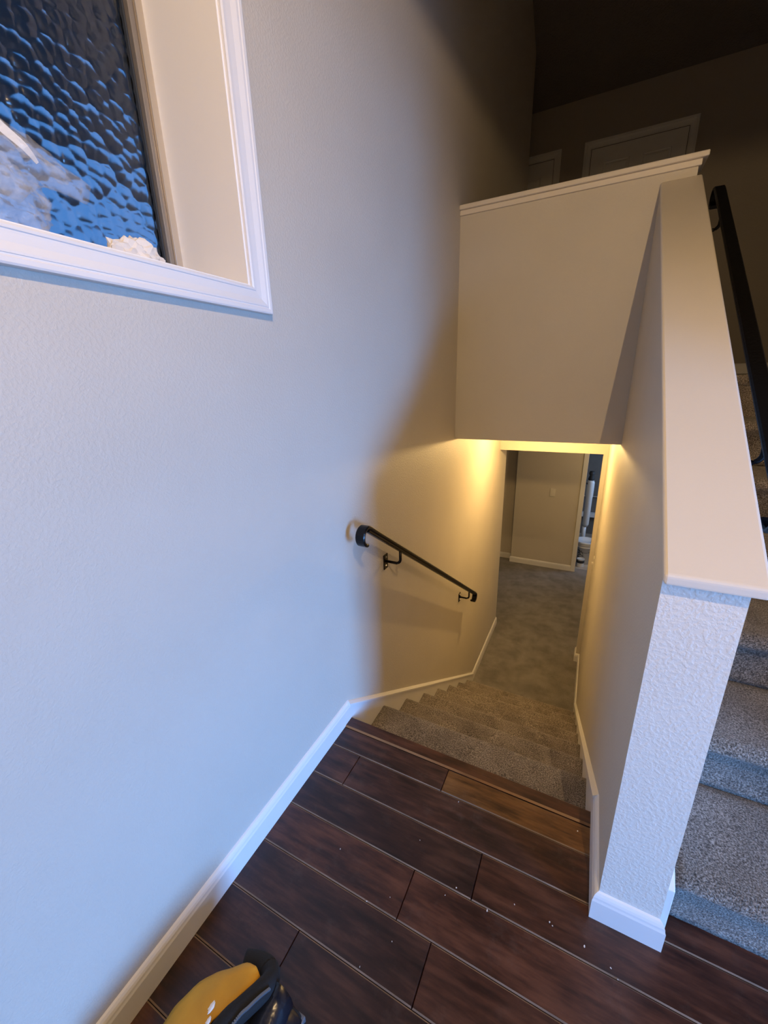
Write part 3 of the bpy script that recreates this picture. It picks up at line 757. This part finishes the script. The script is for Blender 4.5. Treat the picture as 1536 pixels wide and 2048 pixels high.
# ------------------------------------------------------------------ tool bag on the landing floor
def tool_bag():
    r = thing('tool_bag', 'open black zip bag with a yellow flap on the wood floor', 'bag', (0.26, -0.97, 0.0))
    M['yellow'] = plain('yellow_fabric', (0.60, 0.30, 0.02), 0.75, bs=500, bstr=0.25, var=0.18)
    M['shiny'] = plain('shiny_black_nylon', (0.010, 0.012, 0.018), 0.25, bs=20, bstr=0.5, bd=0.01)
    M['zip'] = plain('grey_zip', (0.16, 0.17, 0.19), 0.4, 0.4)
    def spline(pts, n):
        pts = [Vector(p) for p in pts]; out = []
        for i in range(n+1):
            t = (len(pts)-1)*i/n; k = min(int(t), len(pts)-2); u = t-k
            p0, p1, p2, p3 = pts[max(k-1,0)], pts[k], pts[k+1], pts[min(k+2,len(pts)-1)]
            out.append(0.5*((2*p1) + (p2-p0)*u + (2*p0-5*p1+4*p2-p3)*u*u + (3*p1-p0-3*p2+p3)*u**3))
        return out
    # slumped body, lofted along the bag
    bm = new_bm(); rings = []
    for k in range(19):
        t_ = k/18; y = -1.19 + 0.405*t_
        e = max(0.0, 1 - abs(2*t_-1)**5)**0.5; hw = 0.045 + 0.072*e; ht = 0.05 + 0.085*e
        ring = []
        for j in range(28):
            th = 2*PI*j/28; cx = math.copysign(abs(math.cos(th))**0.55, math.cos(th)); cz = math.copysign(abs(math.sin(th))**0.55, math.sin(th))
            w = noise.noise(Vector((y*13, cx*2, cz*2)))*0.010
            ring.append((0.258 + 0.03*t_ + cx*(hw + w), y, max(0.001, ht*0.5*(1+cz) + (w if cz > 0 else 0))))
        rings.append(ring)
    sweep(bm, rings); put(finish('body', bm, M['shiny'], smooth=True), r)
    L = spline([(0.125,-1.10,0.105),(0.133,-1.0,0.11),(0.138,-0.942,0.11),(0.143,-0.915,0.117),(0.157,-0.884,0.125),(0.182,-0.854,0.135),(0.212,-0.832,0.14),(0.239,-0.810,0.142),(0.262,-0.806,0.145)], 26)
    R = spline([(0.225,-1.08,0.172),(0.240,-0.99,0.175),(0.252,-0.915,0.176),(0.262,-0.893,0.176),(0.273,-0.866,0.172),(0.280,-0.846,0.168),(0.285,-0.832,0.162),(0.287,-0.822,0.155),(0.286,-0.815,0.150)], 26)
    bm = new_bm(); grid = []
    for a, b_ in zip(L, R):
        row = []
        for q in range(9):
            v = q/8; p = a.lerp(b_, v); p.z += 0.012*math.sin(v*PI) + 0.004*noise.noise(p*30)
            row.append(bm.verts.new(p))
        grid.append(row)
    for i in range(len(grid)-1):
        for q in range(8): bm.faces.new((grid[i][q], grid[i+1][q], grid[i+1][q+1], grid[i][q+1]))
    o = put(finish('flap', bm, M['yellow'], smooth=True), r); m_ = o.modifiers.new('thickness', 'SOLIDIFY'); m_.thickness = 0.006; m_.offset = -1
    # black binding between flap and zip, wrapping round the far end
    bm = new_bm()
    B_ = spline([(0.235,-1.10,0.160),(0.262,-0.99,0.164),(0.276,-0.905,0.164),(0.290,-0.870,0.160),(0.302,-0.836,0.152),(0.305,-0.808,0.138),(0.285,-0.793,0.122),(0.255,-0.792,0.116),(0.225,-0.803,0.116)], 34)
    tube(bm, B_, [0.020]*24 + [0.022]*11, 14); put(finish('binding', bm, M['black'], smooth=True), r)
    zp = spline([(0.272,-1.10,0.178),(0.288,-0.98,0.181),(0.299,-0.892,0.180),(0.308,-0.866,0.178),(0.316,-0.842,0.172),(0.322,-0.824,0.163)], 70)
    bm = new_bm()
    for p in zp: bx(bm, p.x-0.0022, p.x+0.0022, p.y-0.0012, p.y+0.0012, p.z-0.002, p.z+0.003)
    tube(bm, zp, 0.0016, 6); o = put(finish('zipper', bm, M['zip']), r); o['kind'] = 'stuff'
    # shiny lining bulging right of the zip
    bm = new_bm(); rings = []
    for k in range(13):
        t_ = k/12; y = -1.12 + 0.315*t_; w = 0.030 + 0.022*math.sin(PI*t_)
        rings.append([(0.320 + 0.012*t_ + w*math.cos(a), y, 0.112 + (0.034 + 0.010*math.sin(t_*7))*math.sin(a) + 0.004*noise.noise(Vector((y*30, a, 1)))) for a in [2*PI*j/16 for j in range(16)]])
    sweep(bm, rings); put(finish('lining', bm, M['shiny'], smooth=True), r)
    bm = new_bm(); tube(bm, spline([(0.352,-0.815,0.100),(0.372,-0.808,0.075),(0.386,-0.812,0.045),(0.396,-0.86,0.012),(0.400,-0.95,0.010)], 14), 0.009, 8); put(finish('strap', bm, M['black'], smooth=True), r)
    bm = new_bm(); bx(bm, 0.364, 0.386, -0.812, -0.798, 0.058, 0.078); put(finish('clip', bm, M['zip'], bevel=0.003), r)
    for q, s_ in ((Vector((0.243,-0.900,0.1835)), 0.010), (Vector((0.252,-0.916,0.182)), 0.008)):
        bm = new_bm(); bmesh.ops.create_icosphere(bm, subdivisions=2, radius=1)
        for v in bm.verts: v.co = q + Vector((v.co.x*s_*0.45*(1+1.2*noise.noise(v.co*2.2)), v.co.y*s_*0.8*(1+1.2*noise.noise(v.co*2.2+Vector((4,4,4)))), v.co.z*0.0015))
        put(finish('white_smudge', bm, M['chip']), r)
tool_bag()

# ------------------------------------------------------------------ paint chips on the landing
chips = [((0.246,-0.454),0.0050),((0.528,-0.157),0.0040),((0.890,-0.085),0.0060),((0.456,-0.325),0.0030),((0.594,-0.395),0.0040),((0.683,-0.408),0.0080),((0.746,-0.363),0.0035),((0.835,-0.361),0.0045),((0.382,-0.533),0.0045),((0.436,-0.496),0.0030),((0.975,-0.389),0.0060),((0.917,-0.373),0.0060),((0.431,-0.654),0.0035),((0.481,-0.577),0.0030),((0.571,-0.425),0.0030),((0.842,-0.366),0.0030),((0.989,-0.404),0.0025)]
for k, ((x, y), s) in enumerate(chips):
    bm = new_bm(); n = 6
    an = [2*PI*i/n + random.uniform(-0.3, 0.3) for i in range(n)]
    rr = [s*0.5*random.uniform(0.6, 1.25) for i in range(n)]
    e = random.uniform(0.5, 1)
    sweep(bm, [[(r_*math.cos(a), r_*math.sin(a)*e, z) for a, r_ in zip(an, rr)] for z in (0.0, 0.0012)])
    o = finish('paint_chip', bm, M['chip']); o.location = (x, y, 0.0); o.rotation_euler.z = random.uniform(0, 6)
    special = {5: 'largest white paint chip, beside a plank seam left of the post', 2: 'cream paint chip on the plank next to the amber one by the stair edge', 0: 'bright white paint chip on the reddish plank nearest the left baseboard'}
    tag(o, special.get(k, 'tiny white paint chip lying on the dark plank floor'), 'debris', 'white paint chips scattered on the landing')
